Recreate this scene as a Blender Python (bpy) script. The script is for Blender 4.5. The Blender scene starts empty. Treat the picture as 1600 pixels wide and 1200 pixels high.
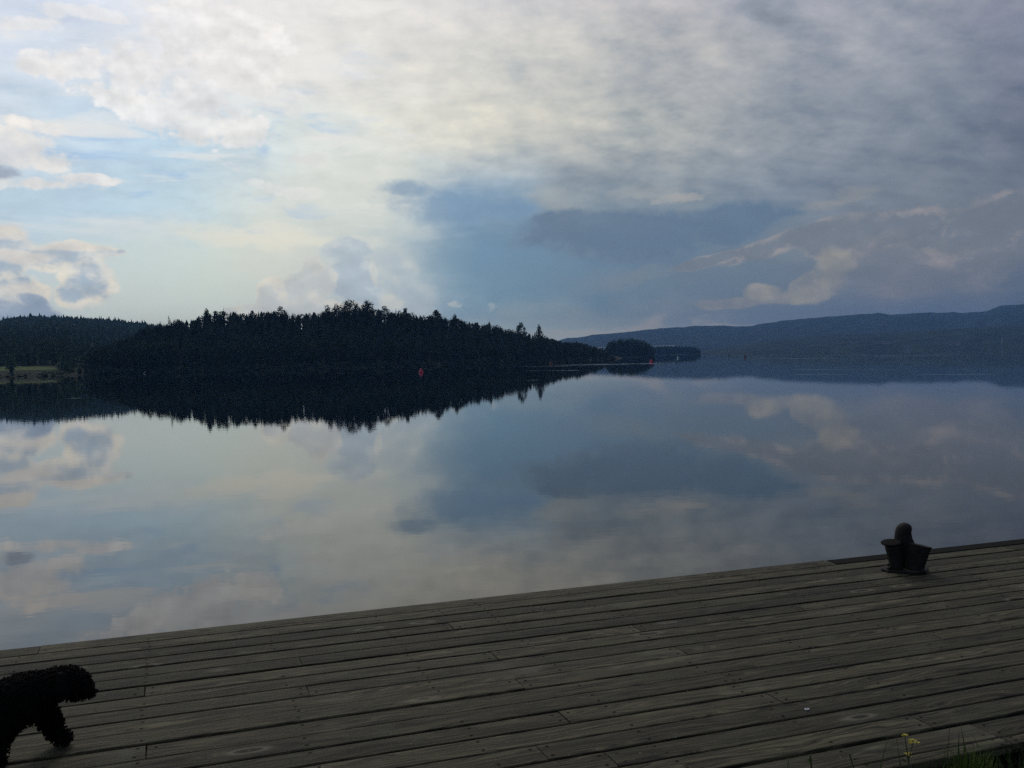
import bpy, bmesh, math, random
from mathutils import Vector, Matrix, noise as mnoise
R = math.radians
scene = bpy.context.scene
C = scene.collection
rnd = random.Random(7)

# ------------------------------------------------------------------ camera
F = 1500.0                      # focal length in pixels of the 1600 px wide photograph
CAM_Z = 4.7                     # above the lake; the deck lies 1.5 m below the lens
DECK_Z = 3.2
PITCH, ROLL = math.atan(44 / F), R(1.217)
cam_d = bpy.data.cameras.new('camera')
cam = bpy.data.objects.new('camera', cam_d)
C.objects.link(cam)
cam_d.sensor_width = 36.0
cam_d.lens = 36.0 * F / 1600.0
cam_d.clip_start = 0.05
cam_d.clip_end = 60000.0
fwd = Vector((0, math.cos(PITCH), -math.sin(PITCH)))
up0 = Vector((0, math.sin(PITCH), math.cos(PITCH)))
rt0 = Vector((1, 0, 0))
rt = rt0 * math.cos(ROLL) - up0 * math.sin(ROLL)
up = up0 * math.cos(ROLL) + rt0 * math.sin(ROLL)
M3 = Matrix((rt, up, -fwd)).transposed()
cam.matrix_world = Matrix.Translation((0, 0, CAM_Z)) @ M3.to_4x4()
scene.camera = cam


def ray(px, py):
    return (fwd * F + rt * (px - 800) - up * (py - 600)).normalized()


def on_plane(px, py, z=0.0):
    d = ray(px, py)
    t = (z - CAM_Z) / d.z
    return Vector((0, 0, CAM_Z)) + d * t


def at_dist(px, py, D):
    """point on the pixel's ray at horizontal range D"""
    d = ray(px, py)
    return Vector((0, 0, CAM_Z)) + d * (D / math.hypot(d.x, d.y))


def azel(px, py):
    d = ray(px, py)
    return math.degrees(math.atan2(d.x, d.y)), math.degrees(math.asin(d.z))


def lin(c):
    return tuple(((v / 255) / 12.92 if v <= 10 else ((v / 255 + .055) / 1.055) ** 2.4) for v in c)


# ------------------------------------------------------------------ sky
SUN_AZ, SUN_EL = -14.0, 38.0
world = bpy.data.worlds.new('World')
scene.world = world
world.use_nodes = True
NT = world.node_tree
NT.nodes.clear()


class G:
    """tiny maths-to-nodes helper"""
    nt = NT

    def __init__(s, sock):
        s.s = sock

    @staticmethod
    def _m(op, *a, clamp=False):
        n = G.nt.nodes.new('ShaderNodeMath')
        n.operation = op
        n.use_clamp = clamp
        for i, v in enumerate(a):
            if isinstance(v, G):
                G.nt.links.new(v.s, n.inputs[i])
            else:
                n.inputs[i].default_value = v
        return G(n.outputs[0])

    def __add__(s, o): return G._m('ADD', s, o)
    __radd__ = __add__
    def __sub__(s, o): return G._m('SUBTRACT', s, o)
    def __rsub__(s, o): return G._m('SUBTRACT', o, s)
    def __mul__(s, o): return G._m('MULTIPLY', s, o)
    __rmul__ = __mul__
    def __truediv__(s, o): return G._m('DIVIDE', s, o)
    def max(s, o): return G._m('MAXIMUM', s, o)
    def min(s, o): return G._m('MINIMUM', s, o)
    def pow(s, o): return G._m('POWER', s, o)
    def abs(s): return G._m('ABSOLUTE', s)
    def exp(s): return G._m('EXPONENT', s)


def smooth(x, a, b):
    n = G.nt.nodes.new('ShaderNodeMapRange')
    n.interpolation_type = 'SMOOTHSTEP'
    G.nt.links.new(x.s, n.inputs[0])
    n.inputs[1].default_value = a
    n.inputs[2].default_value = b
    return G(n.outputs[0])


def comb(x, y, z=0.0):
    n = G.nt.nodes.new('ShaderNodeCombineXYZ')
    for i, v in enumerate((x, y, z)):
        if isinstance(v, G):
            G.nt.links.new(v.s, n.inputs[i])
        else:
            n.inputs[i].default_value = v
    return G(n.outputs[0])


def sep(v):
    n = G.nt.nodes.new('ShaderNodeSeparateXYZ')
    G.nt.links.new(v.s, n.inputs[0])
    return [G(n.outputs[i]) for i in range(3)]


def nz(vec, scale, detail=5.0, rough=0.5, dist=0.0, color=False, dims='3D'):
    n = G.nt.nodes.new('ShaderNodeTexNoise')
    n.noise_dimensions = dims
    G.nt.links.new(vec.s, n.inputs['Vector'])
    n.inputs['Scale'].default_value = scale
    n.inputs['Detail'].default_value = detail
    n.inputs['Roughness'].default_value = rough
    n.inputs['Distortion'].default_value = dist
    return G(n.outputs['Color' if color else 'Fac'])


def mixc(f, a, b, mode='MIX'):
    n = G.nt.nodes.new('ShaderNodeMix')
    n.data_type = 'RGBA'
    n.blend_type = mode
    if isinstance(f, G):
        G.nt.links.new(f.s, n.inputs[0])
    else:
        n.inputs[0].default_value = f
    for i, v in ((6, a), (7, b)):
        if isinstance(v, G):
            G.nt.links.new(v.s, n.inputs[i])
        else:
            n.inputs[i].default_value = (*v[:3], 1)
    return G(n.outputs[2])


def scalec(c, f):
    n = G.nt.nodes.new('ShaderNodeVectorMath')
    n.operation = 'SCALE'
    G.nt.links.new(c.s, n.inputs[0])
    if isinstance(f, G):
        G.nt.links.new(f.s, n.inputs[3])
    else:
        n.inputs[3].default_value = f
    return G(n.outputs[0])


def ramp(x, stops, interp='EASE'):
    n = G.nt.nodes.new('ShaderNodeValToRGB')
    n.color_ramp.interpolation = interp
    G.nt.links.new(x.s, n.inputs[0])
    el = n.color_ramp.elements
    while len(el) < len(stops):
        el.new(0.5)
    for e, (p, c) in zip(el, stops):
        e.position = p
    for e, (p, c) in zip(el, stops):
        e.color = (*c, 1)
    return G(n.outputs[0])


tc = NT.nodes.new('ShaderNodeTexCoord')
D3 = G(tc.outputs['Generated'])
dx, dy, dz = sep(D3)
az0 = G._m('ARCTAN2', dx, dy) * (180 / math.pi)
el0 = G._m('ARCSINE', dz.max(0.0)) * (180 / math.pi)
flat = comb(dx, dy, dz * 2.4)                         # clouds flattened towards the horizon
plan = comb(dx / (dz + 0.10), dy / (dz + 0.10), 0.0)  # the high cloud sheet seen in perspective
w1 = sep(nz(flat, 4.0, 6, 0.55, color=True))
w2 = sep(nz(flat, 14.0, 6, 0.58, color=True))
az = az0 + (w1[0] - 0.5) * 9.0 + (w2[0] - 0.5) * 4.0
el = el0 + (w1[1] - 0.5) * 4.0 + (w2[1] - 0.5) * 1.8

# broad tones of the overcast: azimuth ramps at rising elevations
XS = [0, 150, 300, 450, 600, 750, 900, 1050, 1200, 1350, 1500, 1600]
AZS = [math.degrees(math.atan((x - 800) / F)) for x in XS]
ROWS = [
 (0.6, [(200,208,205),(205,212,205),(208,214,203),(205,210,198),(180,195,195),(150,166,168),(132,146,150),(108,120,132),(85,102,122),(78,95,118),(75,92,115),(70,85,108)]),
 (3.5, [(195,208,212),(203,214,212),(206,217,210),(205,212,205),(172,190,200),(105,140,162),(82,113,136),(85,108,128),(88,104,122),(85,98,118),(82,95,115),(75,88,108)]),
 (6.5, [(190,207,218),(200,214,216),(205,218,213),(212,216,206),(190,200,200),(112,146,170),(80,110,138),(80,104,128),(95,110,125),(100,110,120),(95,105,118),(88,97,112)]),
 (9.0, [(186,207,222),(186,209,225),(190,212,223),(212,218,212),(195,205,203),(125,155,180),(118,134,146),(122,134,144),(112,124,138),(110,118,130),(108,115,126),(98,105,118)]),
 (13., [(200,212,222),(193,211,226),(186,210,228),(206,217,218),(218,218,208),(207,206,196),(185,186,180),(165,168,166),(145,150,155),(125,132,142),(112,120,132),(105,110,125)]),
 (17., [(204,214,228),(208,217,229),(224,224,224),(224,223,220),(218,217,211),(205,205,199),(186,187,184),(170,171,171),(155,158,163),(146,150,158),(130,134,146),(118,122,138)]),
 (21., [(200,210,227),(200,211,228),(222,223,226),(222,222,222),(212,212,210),(198,198,200),(180,180,184),(165,166,172),(155,158,170),(150,152,165),(140,142,158),(125,127,148)]),
 (34., [(222,226,232),(228,230,232),(234,234,232),(236,236,232),(230,230,226),(216,216,212),(200,200,200),(182,184,188),(168,171,180),(155,158,168),(145,148,160),(135,138,152)]),
 (70., [(160,166,178)] * 12),
]
u = (az + 180.0) / 360.0
bands = []
for e, cols in ROWS:
    back = lin((72, 84, 102))
    lf = lin(cols[0])
    st = [(0.0, back), ((-110 + 180) / 360, lin((95, 108, 125))), ((-60 + 180) / 360, tuple(v * .75 for v in lf))]
    st += [((a + 180) / 360, lin(c)) for a, c in zip(AZS, cols)]
    st += [((60 + 180) / 360, tuple(v * .8 for v in lin(cols[-1]))), ((110 + 180) / 360, back), (1.0, back)]
    if e > 60:
        st = [(0.0, lin((120, 130, 145))), (0.25, lin((140, 148, 162))), (0.46, lin((185, 188, 192))), (0.6, lin((140, 146, 160))), (1.0, lin((120, 130, 145)))]
    bands.append((e, ramp(u, st, 'LINEAR')))
tone = bands[0][1]
for (e0, _), (e1, b) in zip(bands, bands[1:]):
    tone = mixc(smooth(el, e0, e1), tone, b)

# high sheet: ripples and thicker or thinner patches, lit cream on one side and bluish on the other
sh1 = nz(plan, 1.3, 4, 0.55, 0.4)
pl2 = comb(dx / (dz + 0.42), dy / (dz + 0.42) * 1.25, 0.0)
sh2 = nz(pl2, 8.5, 6, 0.55)
sh2b = nz(comb(dx / (dz + 0.42) + 0.02, dy / (dz + 0.42) * 1.25 - 0.02, 0.0), 8.5, 6, 0.55)
high = smooth(el0, 4.0, 11.0)
right = smooth(az0, -12.0, 10.0)
sh3 = nz(pl2, 24.0, 6, 0.62)
mod = (sh1 - 0.5) * 0.8 + (sh2 - 0.5) * 0.95 + (sh2 - sh2b) * 1.0 + (sh3 - 0.5) * 0.55
amt_ = mod * high * (0.34 + right * 0.42)
tone = scalec(tone, amt_ + 1.02)
tone = mixc(smooth(amt_, 0.0, 0.22) * 0.35, tone, mixc(1.0, tone, (1.10, 1.0, 0.88), 'MULTIPLY'))
tone = mixc(smooth(amt_ * -1.0, 0.0, 0.22) * 0.5, tone, mixc(1.0, tone, (0.86, 0.97, 1.10), 'MULTIPLY'))
# blue gaps in the sheet on the left, wisps between them
gap = smooth(nz(plan, 2.1, 8, 0.6, 0.5), 0.54, 0.66) * high * (1.0 - smooth(az0, -13.0, -2.0)) * smooth(az0, -60.0, -35.0)
tone = mixc(gap * 0.6, tone, lin((160, 192, 226)))
wisp = smooth(nz(comb(dx * 1.0, dy * 1.0, dz * 5.0), 7.0, 8, 0.62, 0.6), 0.50, 0.68) * (1.0 - smooth(az0, -9.0, 0.0)) * smooth(el0, 5.5, 9.0)
tone = mixc(wisp * 0.75, tone, lin((229, 229, 226)))
sc_ = smooth(nz(flat, 9.0, 7, 0.6), 0.45, 0.7) * smooth(az0, -2.0, 8.0) * (1.0 - smooth(el0, 9.0, 14.0))
tone = mixc(sc_ * 0.35, tone, lin((128, 132, 138)))


def blob(px, py, rx, ry, ang=0.0, A=None, E=None):
    """1 in the centre, 0 on the ellipse, negative outside"""
    a, e = azel(px, py)
    rx, ry = rx / 26.18, ry / 26.18
    c, s = math.cos(R(ang)), math.sin(R(ang))
    X, Y = A - a, E - e
    p = X * (c / rx) + Y * (s / rx)
    q = Y * (c / ry) - X * (s / ry)
    return 1.0 - (p * p + q * q)


def soft(col, px, py, rx, ry, ang, c, amt, edge=1.0, A=None, E=None):
    f = smooth(blob(px, py, rx, ry, ang, A if A is not None else az, E if E is not None else el), 0.0, edge)
    return mixc(f * amt, col, lin(c))


# soft lit and dark bars
sf = sep(nz(flat, 22.0, 5, 0.6, color=True))
azs = az0 + (w1[1] - 0.5) * 3.0 + (w2[0] - 0.5) * 5.5 + (sf[0] - 0.5) * 2.6
els = el0 + (w2[1] - 0.5) * 2.6 + (sf[1] - 0.5) * 1.5
for a in (
    (430, 372, 185, 24, -4, (228, 226, 212), .8, 1.),
    (560, 300, 170, 80, -12, (224, 224, 212), .55, 1.4),
    (800, 400, 190, 90, -4, (88, 124, 152), .5, 1.2),
    (1010, 305, 80, 18, 2, (176, 174, 166), .35, 1.2),
    (1075, 312, 50, 14, 2, (186, 178, 166), .5, 1.2),
    (880, 316, 70, 30, -8, (176, 176, 168), .35, 1.2),
    (1320, 312, 60, 14, 8, (150, 146, 138), .4, 1.2),
    (1480, 400, 170, 90, 0, (108, 111, 120), .5, 1.2),
    (1010, 432, 70, 20, 10, (108, 120, 130), .5, 1.2),
    (1000, 514, 230, 15, 1, (150, 146, 142), .6, 1.1),
    (715, 478, 16, 6, 0, (188, 196, 196), .6, 1.),
    (760, 480, 14, 8, 20, (170, 182, 186), .5, 1.),
):
    px, py, rx, ry, ang, c, amt, edge = a
    tone = soft(tone, px, py, rx, ry, ang, c, amt, edge, azs, els)

# cumulus: lumpy outline, relief lit from above, bright thin rims and grey cores
flat2 = comb(dx, dy, dz * 1.35)
flat2b = comb(dx + 0.004, dy, dz * 1.35 + 0.012)
b1 = nz(flat2, 24.0, 5, 0.52)
b2 = nz(flat2b, 24.0, 5, 0.52)
relief = (b1 - b2) * 7.0
bws = sep(nz(flat2, 11.0, 3, 0.5, color=True))
b3 = nz(flat2, 70.0, 5, 0.6)
azc = az0 + (bws[0] - .5) * 1.6
elc = el0 + (bws[1] - .5) * 1.4


def cumulus(col, blobs, rim, core, shade, amt=1.0, edge=.12, bil=.5, lo=.15, hi=.9, rel=1.0):
    f = None
    for (px, py, rx, ry, ang) in blobs:
        b = blob(px, py, rx, ry, ang, azc, elc)
        f = b if f is None else f.max(b)
    f = f.max(-3.0) + (b1 - .5) * bil * 4.2 + (b3 - .5) * bil * 2.2
    m = smooth(f, 0.0, edge)
    inner = smooth(f + (sf[2] - .5) * 1.0 + (b3 - .5) * .8 - relief * .40 * rel, lo, hi)
    cc = mixc(inner, lin(rim), lin(core))
    cc = mixc(smooth(w2[2], .42, .6) * .5, cc, lin(shade))
    cc = scalec(cc, relief * .10 * rel + 1.0)
    return mixc(m * amt, col, cc)


tone = cumulus(tone, [(710, 325, 140, 36, -8), (790, 330, 70, 26, 4), (640, 300, 60, 20, -6)],
               (126, 152, 176), (106, 138, 168), (112, 142, 168), .75, .9, .35, .1, .9, .4)
tone = cumulus(tone, [(980, 368, 210, 46, 0), (1130, 350, 140, 36, 6), (880, 350, 60, 26, 0), (1180, 335, 90, 18, 0)],
               (94, 115, 134), (76, 101, 126), (80, 102, 125), .85, .7, .35, .1, .9, .5)
tone = cumulus(tone, [(1110, 404, 76, 9, 14), (1230, 378, 110, 17, 12), (1370, 362, 130, 34, 8), (1540, 365, 120, 56, 0)],
               (152, 143, 139), (104, 109, 119), (100, 106, 117), .7, .45, .3, .10, .65, .8)
tone = cumulus(tone, [(120, 98, 80, 26, 6), (225, 110, 95, 48, 0), (340, 70, 140, 70, 0), (190, 150, 80, 22, -10), (300, 180, 120, 40, -14), (290, 20, 70, 30, 30)],
               (232, 230, 228), (226, 225, 224), (216, 219, 223), .8, .5, .75, .3, 1.2, 1.4)
tone = cumulus(tone, [(20, 235, 70, 34, -8), (50, 195, 70, 12, -8), (60, 250, 60, 20, 0), (40, 292, 90, 14, 4), (130, 280, 60, 10, 6)],
               (234, 229, 222), (222, 220, 218), (214, 216, 220), .85, .7, .8, .3, 1.2, 1.2)
tone = cumulus(tone, [(2, 276, 30, 15, 0)], (196, 200, 208), (146, 156, 176), (150, 160, 178), .8, .8, .4, .1, .9)
tone = cumulus(tone, [(30, 30, 60, 10, 0), (130, 20, 70, 12, 0), (60, 105, 40, 14, 0)],
               (232, 230, 228), (226, 225, 224), (220, 222, 225), .7, .8, .9, .3, 1.2, 1.)
tone = cumulus(tone, [(350, 200, 80, 18, -10), (420, 150, 70, 20, -20), (310, 215, 50, 16, 0), (470, 250, 50, 12, 0), (450, 300, 60, 12, -6)],
               (226, 226, 222), (222, 222, 220), (216, 219, 220), .6, .9, 1.0, .3, 1.2, 1.)
tone = cumulus(tone, [(560, 440, 60, 66, 0), (610, 415, 56, 40, 0), (640, 465, 60, 46, 0)],
               (206, 208, 202), (182, 194, 202), (180, 192, 200), .55, .9, .35, .1, 1.2)
tone = cumulus(tone, [(550, 395, 40, 26, 0), (560, 440, 40, 56, 0)],
               (190, 200, 205), (168, 184, 197), (172, 186, 198), .7, .5, .35, .1, .7)
tone = cumulus(tone, [(465, 462, 40, 34, 0), (427, 472, 30, 38, 0), (495, 445, 32, 34, 0), (385, 492, 44, 16, 0), (480, 495, 90, 24, 0)],
               (220, 216, 203), (198, 202, 202), (190, 198, 202), .85, .28, .4, .25, .9)
tone = cumulus(tone, [(585, 430, 8, 24, 0), (610, 470, 26, 12, 0), (500, 420, 12, 20, 0)],
               (216, 214, 202), (208, 210, 202), (206, 208, 202), .6, .8, .4, .2, 1.)
tone = cumulus(tone, [(5, 372, 46, 24, -20), (0, 412, 34, 34, 0), (70, 402, 60, 20, 0), (120, 398, 60, 20, 0), (165, 392, 38, 10, -3), (138, 435, 42, 44, 25), (112, 462, 28, 22, 0), (15, 455, 50, 30, -10)],
               (232, 226, 212), (170, 186, 201), (186, 196, 206), .95, .45, .4, .25, 1.15)
tone = cumulus(tone, [(30, 400, 60, 12, 0), (120, 384, 70, 9, 0), (30, 455, 44, 16, 0), (8, 360, 34, 14, 0)],
               (234, 226, 212), (224, 218, 208), (218, 214, 208), .8, .9, .4, .3, 1.)
tone = cumulus(tone, [(15, 490, 72, 20, -6), (48, 474, 30, 14, -20)], (186, 194, 202), (140, 159, 182), (140, 158, 180), .9, .6, .35, .0, .9)
tone = cumulus(tone, [(1400, 410, 90, 56, 0), (1530, 415, 70, 30, 0), (1440, 440, 110, 34, 0)],
               (124, 121, 124), (102, 106, 117), (98, 103, 116), .5, .7, .5, .1, 1.1)
tone = cumulus(tone, [(1303, 414, 30, 26, 0), (1285, 447, 46, 22, 0), (1185, 452, 34, 18, 0), (1250, 437, 28, 14, 20), (1235, 458, 34, 13, 0), (1130, 468, 50, 12, 0)],
               (128, 127, 126), (112, 116, 121), (106, 111, 120), .75, .6, .4, .2, 1.3)
tone = cumulus(tone, [(1297, 412, 30, 26, 0), (1290, 435, 30, 24, 0), (1265, 455, 44, 18, 0), (1185, 448, 26, 16, 0)],
               (152, 147, 134), (140, 137, 131), (134, 132, 130), .5, 1.0, .6, .3, 1.3, 1.4)
tone = scalec(tone, ((nz(flat, 60.0, 3, .6) - .5) * .07 + 1.03) * ((el0 * -.45).exp() * .55 + 1.0))

hs = NT.nodes.new('ShaderNodeHueSaturation')
hs.inputs['Saturation'].default_value = 1.15
tone = mixc(1.0, tone, (1.10, 1.085, 1.06), 'MULTIPLY')
NT.links.new(tone.s, hs.inputs['Color'])
tone = G(hs.outputs[0])
sky = NT.nodes.new('ShaderNodeTexSky')
sky.sky_type = 'NISHITA'
sky.sun_disc = False
sky.sun_elevation = R(SUN_EL)
sky.sun_rotation = R(SUN_AZ)
sky.air_density = 1.0
sky.dust_density = 1.5
base = mixc(0.9, G(sky.outputs[0]), scalec(tone, 10.0))   # veil of cloud over the clear sky
bg = NT.nodes.new('ShaderNodeBackground')
bg.inputs['Strength'].default_value = 0.1
NT.links.new(base.s, bg.inputs['Color'])
wo = NT.nodes.new('ShaderNodeOutputWorld')
NT.links.new(bg.outputs[0], wo.inputs['Surface'])
world.cycles.sampling_method = 'MANUAL'
world.cycles.sample_map_resolution = 512

sun_d = bpy.data.lights.new('sun', 'SUN')
sun_d.energy = 0.5
sun_d.angle = R(14)
sun_d.color = (1.0, 0.93, 0.82)
sun = bpy.data.objects.new('sun', sun_d)
C.objects.link(sun)
sv = Vector((math.sin(R(SUN_AZ)) * math.cos(R(SUN_EL)), math.cos(R(SUN_AZ)) * math.cos(R(SUN_EL)), math.sin(R(SUN_EL))))
sun.rotation_euler = sv.to_track_quat('Z', 'Y').to_euler()

scene.view_settings.view_transform = 'Standard'
scene.view_settings.look = 'None'
scene.view_settings.gamma = 1.0
scene.view_settings.exposure = 0.0
scene.view_settings.use_curve_mapping = False
scene.cycles.use_denoising = False
scene.cycles.max_bounces = 4
scene.cycles.diffuse_bounces = 2
scene.cycles.volume_bounces = 1


# ------------------------------------------------------------------ helpers
def tag(o, label=None, cat=None, group=None, kind=None):
    for k, v in (('label', label), ('category', cat), ('group', group), ('kind', kind)):
        if v:
            o[k] = v
    return o


def empty(name, loc=(0, 0, 0), rz=0.0):
    o = bpy.data.objects.new(name, None)
    o.location = loc
    o.rotation_euler = (0, 0, rz)
    o.empty_display_size = .2
    C.objects.link(o)
    return o


def link(name, me, parent=None, loc=(0, 0, 0), rot=(0, 0, 0)):
    o = bpy.data.objects.new(name, me)
    o.location = loc
    o.rotation_euler = rot
    if parent:
        o.parent = parent
    C.objects.link(o)
    return o


def mesh_of(name, vs, fs, mat, smooth_=False):
    me = bpy.data.meshes.new(name)
    me.from_pydata([tuple(v) for v in vs], [], fs)
    me.materials.append(mat)
    if smooth_:
        me.shade_smooth()
    me.update()
    return me


class MB:
    """collects simple shapes into one mesh"""
    def __init__(s):
        s.v, s.f = [], []

    def add(s, vs, fs):
        n = len(s.v)
        s.v += [tuple(v) for v in vs]
        s.f += [tuple(i + n for i in f) for f in fs]

    def box(s, c, size, rot=None):
        hx, hy, hz = (d / 2 for d in size)
        vs = [Vector((x, y, z)) for x in (-hx, hx) for y in (-hy, hy) for z in (-hz, hz)]
        if rot is not None:
            vs = [rot @ v for v in vs]
        vs = [v + Vector(c) for v in vs]
        s.add(vs, [(0, 1, 3, 2), (4, 6, 7, 5), (0, 4, 5, 1), (2, 3, 7, 6), (0, 2, 6, 4), (1, 5, 7, 3)])

    def rings(s, rings, cap=True):
        """rings: list of equally long vertex loops"""
        n = len(rings[0])
        vs = [v for r in rings for v in r]
        fs = []
        for k in range(len(rings) - 1):
            for i in range(n):
                j = (i + 1) % n
                fs.append((k * n + i, k * n + j, (k + 1) * n + j, (k + 1) * n + i))
        if cap:
            fs.append(tuple(range(n))[::-1])
            fs.append(tuple((len(rings) - 1) * n + i for i in range(n)))
        s.add(vs, fs)

    def lathe(s, prof, seg=16, base=(0, 0, 0), axis=None):
        m = Matrix.Identity(3) if axis is None else Vector(axis).to_track_quat('Z', 'Y').to_matrix()
        rs = []
        for r, z in prof:
            rs.append([m @ Vector((r * math.cos(2 * math.pi * i / seg), r * math.sin(2 * math.pi * i / seg), z)) + Vector(base) for i in range(seg)])
        s.rings(rs)

    def tube(s, pts, rads, seg=6):
        rs = []
        for i, p in enumerate(pts):
            p = Vector(p)
            a = Vector(pts[max(0, i - 1)])
            b = Vector(pts[min(len(pts) - 1, i + 1)])
            q = (b - a).normalized().to_track_quat('Z', 'Y')
            r = rads[i] if isinstance(rads, (list, tuple)) else rads
            rs.append([p + q @ Vector((r * math.cos(2 * math.pi * k / seg), r * math.sin(2 * math.pi * k / seg), 0)) for k in range(seg)])
        s.rings(rs)

    def mesh(s, name, mat, smooth_=False):
        return mesh_of(name, s.v, s.f, mat, smooth_)


def material(name):
    m = bpy.data.materials.new(name)
    m.use_nodes = True
    m.node_tree.nodes.clear()
    G.nt = m.node_tree
    return m


def pbsdf(base, rough=0.8, bump=None, bstr=0.3, bdist=0.01, spec=0.5, metal=0.0, ior=None):
    nt = G.nt
    p = nt.nodes.new('ShaderNodeBsdfPrincipled')
    for key, v in (('Base Color', base), ('Roughness', rough), ('Specular IOR Level', spec), ('Metallic', metal)):
        if isinstance(v, G):
            nt.links.new(v.s, p.inputs[key])
        else:
            p.inputs[key].default_value = (*v, 1) if isinstance(v, tuple) else v
    if ior:
        p.inputs['IOR'].default_value = ior
    if bump is not None:
        b = nt.nodes.new('ShaderNodeBump')
        b.inputs['Strength'].default_value = bstr
        b.inputs['Distance'].default_value = bdist
        nt.links.new(bump.s, b.inputs['Height'])
        nt.links.new(b.outputs[0], p.inputs['Normal'])
    o = nt.nodes.new('ShaderNodeOutputMaterial')
    nt.links.new(p.outputs[0], o.inputs['Surface'])
    return p


def objco(kind='Object'):
    n = G.nt.nodes.new('ShaderNodeTexCoord')
    return G(n.outputs[kind])


def geopos():
    n = G.nt.nodes.new('ShaderNodeNewGeometry')
    return G(n.outputs['Position'])


def orand():
    n = G.nt.nodes.new('ShaderNodeObjectInfo')
    return G(n.outputs['Random'])


def plain(name, col, rough=.8, var=.25, scale=8.0, metal=0.0, spec=.5, bstr=.3, bdist=.01):
    m = material(name)
    n = nz(objco(), scale, 5, .6)
    pbsdf(mixc(n, tuple(c * (1 - var) for c in col), tuple(c * (1 + var) for c in col)), rough, n, bstr, bdist, spec, metal)
    return m


# ---- materials
def foliage(name, c, var=.45):
    m = material(name)
    p = geopos()
    n = nz(p, .35, 3, .6)
    r = orand()
    col = mixc(n, tuple(v * (1 - var) for v in c), tuple(v * (1 + var) for v in c))
    col = scalec(col, r * .5 + .75)
    pbsdf(col, .85, spec=.15)
    return m


M_con = foliage('spruce_needles', (.018, .028, .016))
M_pine = foliage('pine_needles', (.024, .034, .018))
M_leaf = foliage('birch_leaves', (.034, .05, .02))
M_bark = plain('bark', (.06, .05, .042), .9, .4, 3)
M_far = foliage('far_forest', (.045, .07, .032), .5)
M_turf = plain('forest_floor', (.03, .034, .02), .95, .4, .2, spec=.05)
M_meadow = plain('meadow_grass', (.085, .115, .035), .95, .35, .15, spec=.05)
M_bank = plain('stony_bank', (.12, .11, .09), .95, .5, .6)

M_hill = material('far_hill_forest')
p_ = geopos()
hn = nz(p_, .012, 8, .62)
pbsdf(mixc(smooth(hn, .35, .65), (.022, .034, .034), (.045, .062, .052)), .95, hn, .6, 30, spec=.05)

# water: dark body, clear mirror, faint wavelets, a few breezy lanes
M_water = material('lake_water')
wp = geopos()
wx, wy, wz = sep(wp)
rip = nz(comb(wx, wy * 1.6, 0.0), .55, 3, .55) * .8 + nz(comb(wx, wy * 1.9, 0.0), 3.2, 3, .6) * .10
lane = None
for (px, py, rx, ry) in ((930, 569.5, 95, .8), (1000, 568, 45, .5), (862, 579, 60, .6), (865, 572, 55, .8), (885, 562.5, 45, .4), (835, 594, 14, .8), (1310, 577.5, 120, .7), (1285, 585, 75, .8), (1480, 585, 90, .6),
                         (1400, 555.5, 150, .35), (1240, 560, 90, .3), (120, 622, 14, .8), (1400, 566, 60, .4)):
    a = on_plane(px - rx, py + rx * .0, 0)
    b = on_plane(px + rx, py - rx * .0, 0)
    c = on_plane(px, py, 0)
    rr = (b - a).length / 2
    e1 = (on_plane(px, py - ry, 0) - c).length
    ang = math.atan2(b.y - a.y, b.x - a.x)
    ca, sa = math.cos(ang), math.sin(ang)
    X, Y = wx - c.x, wy - c.y
    pp = X * (ca / rr) + Y * (sa / rr)
    qq = Y * (ca / e1) - X * (sa / e1)
    g = 1.0 - (pp * pp + qq * qq)
    lane = g if lane is None else lane.max(g)
lane = .6 * smooth(lane.max(-1.0) + (nz(comb(wx, wy * .4, 0.0), .12, 4, .6) - .5) * 2.2, 0.0, 1.0)
rough_far = smooth(wy, 900.0, 4000.0)
pb = pbsdf((.002, .004, .005), lane * .15 + rough_far * .012, rip, 1.0, .0022, .5, ior=1.333)

M_wood = material('weathered_decking')
oc = objco()
ox, oy, oz = sep(oc)
rr_ = orand()
sh = comb(ox + rr_ * 37.0, oy + rr_ * 11.0, oz)
sx, sy, sz_ = sep(sh)
kn = nz(comb(sx * .9, sy * 6.0, 0.0), 1.6, 2, .5)                         # slow sway of the grain
grain = nz(comb(sx * .55, sy * 26.0 + kn * 5.0, sz_ * 20), 3.2, 7, .66)
grain2 = nz(comb(sx * 2.5, sy * 95.0 + kn * 9.0, sz_ * 20), 2.0, 4, .7)
blot = nz(sh, 3.2, 5, .6)
vk = G.nt.nodes.new('ShaderNodeTexVoronoi')
vk.inputs['Scale'].default_value = 1.0
vk.inputs['Randomness'].default_value = 1.0
G.nt.links.new(comb(sx * 1.7, sy * 5.5, 0.0).s, vk.inputs['Vector'])
kd = G(vk.outputs['Distance'])
kd = kd + (blot - .5) * .16
kpick = smooth(G(vk.outputs['Color']), .45, .55)
knot = (1.0 - smooth(kd, .06, .13)) * kpick
halo = (1.0 - smooth(kd, .10, .20)) * smooth(kd, .08, .12) * kpick
crack = smooth(nz(comb(sx * .8, sy * 34.0 + kn * 5.0, 0.0), 1.5, 3, .5), .66, .70)
gm = smooth(grain * .66 + grain2 * .34, .40, .63)
wc = mixc(gm, (.012, .010, .005), (.140, .122, .068))
wc = mixc(smooth(blot, .5, .75) * .5, wc, (.085, .088, .045))
wc = mixc(smooth(nz(sh, 1.1, 4, .6), .55, .75) * .45, wc, (.20, .185, .135))
wc = scalec(wc, rr_ * .56 + .52)
wc = mixc(halo * .6, wc, (.22, .20, .14))
wc = mixc(knot * .85, wc, (.018, .014, .010))
wc = mixc(crack * .8, wc, (.012, .011, .010))
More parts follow.
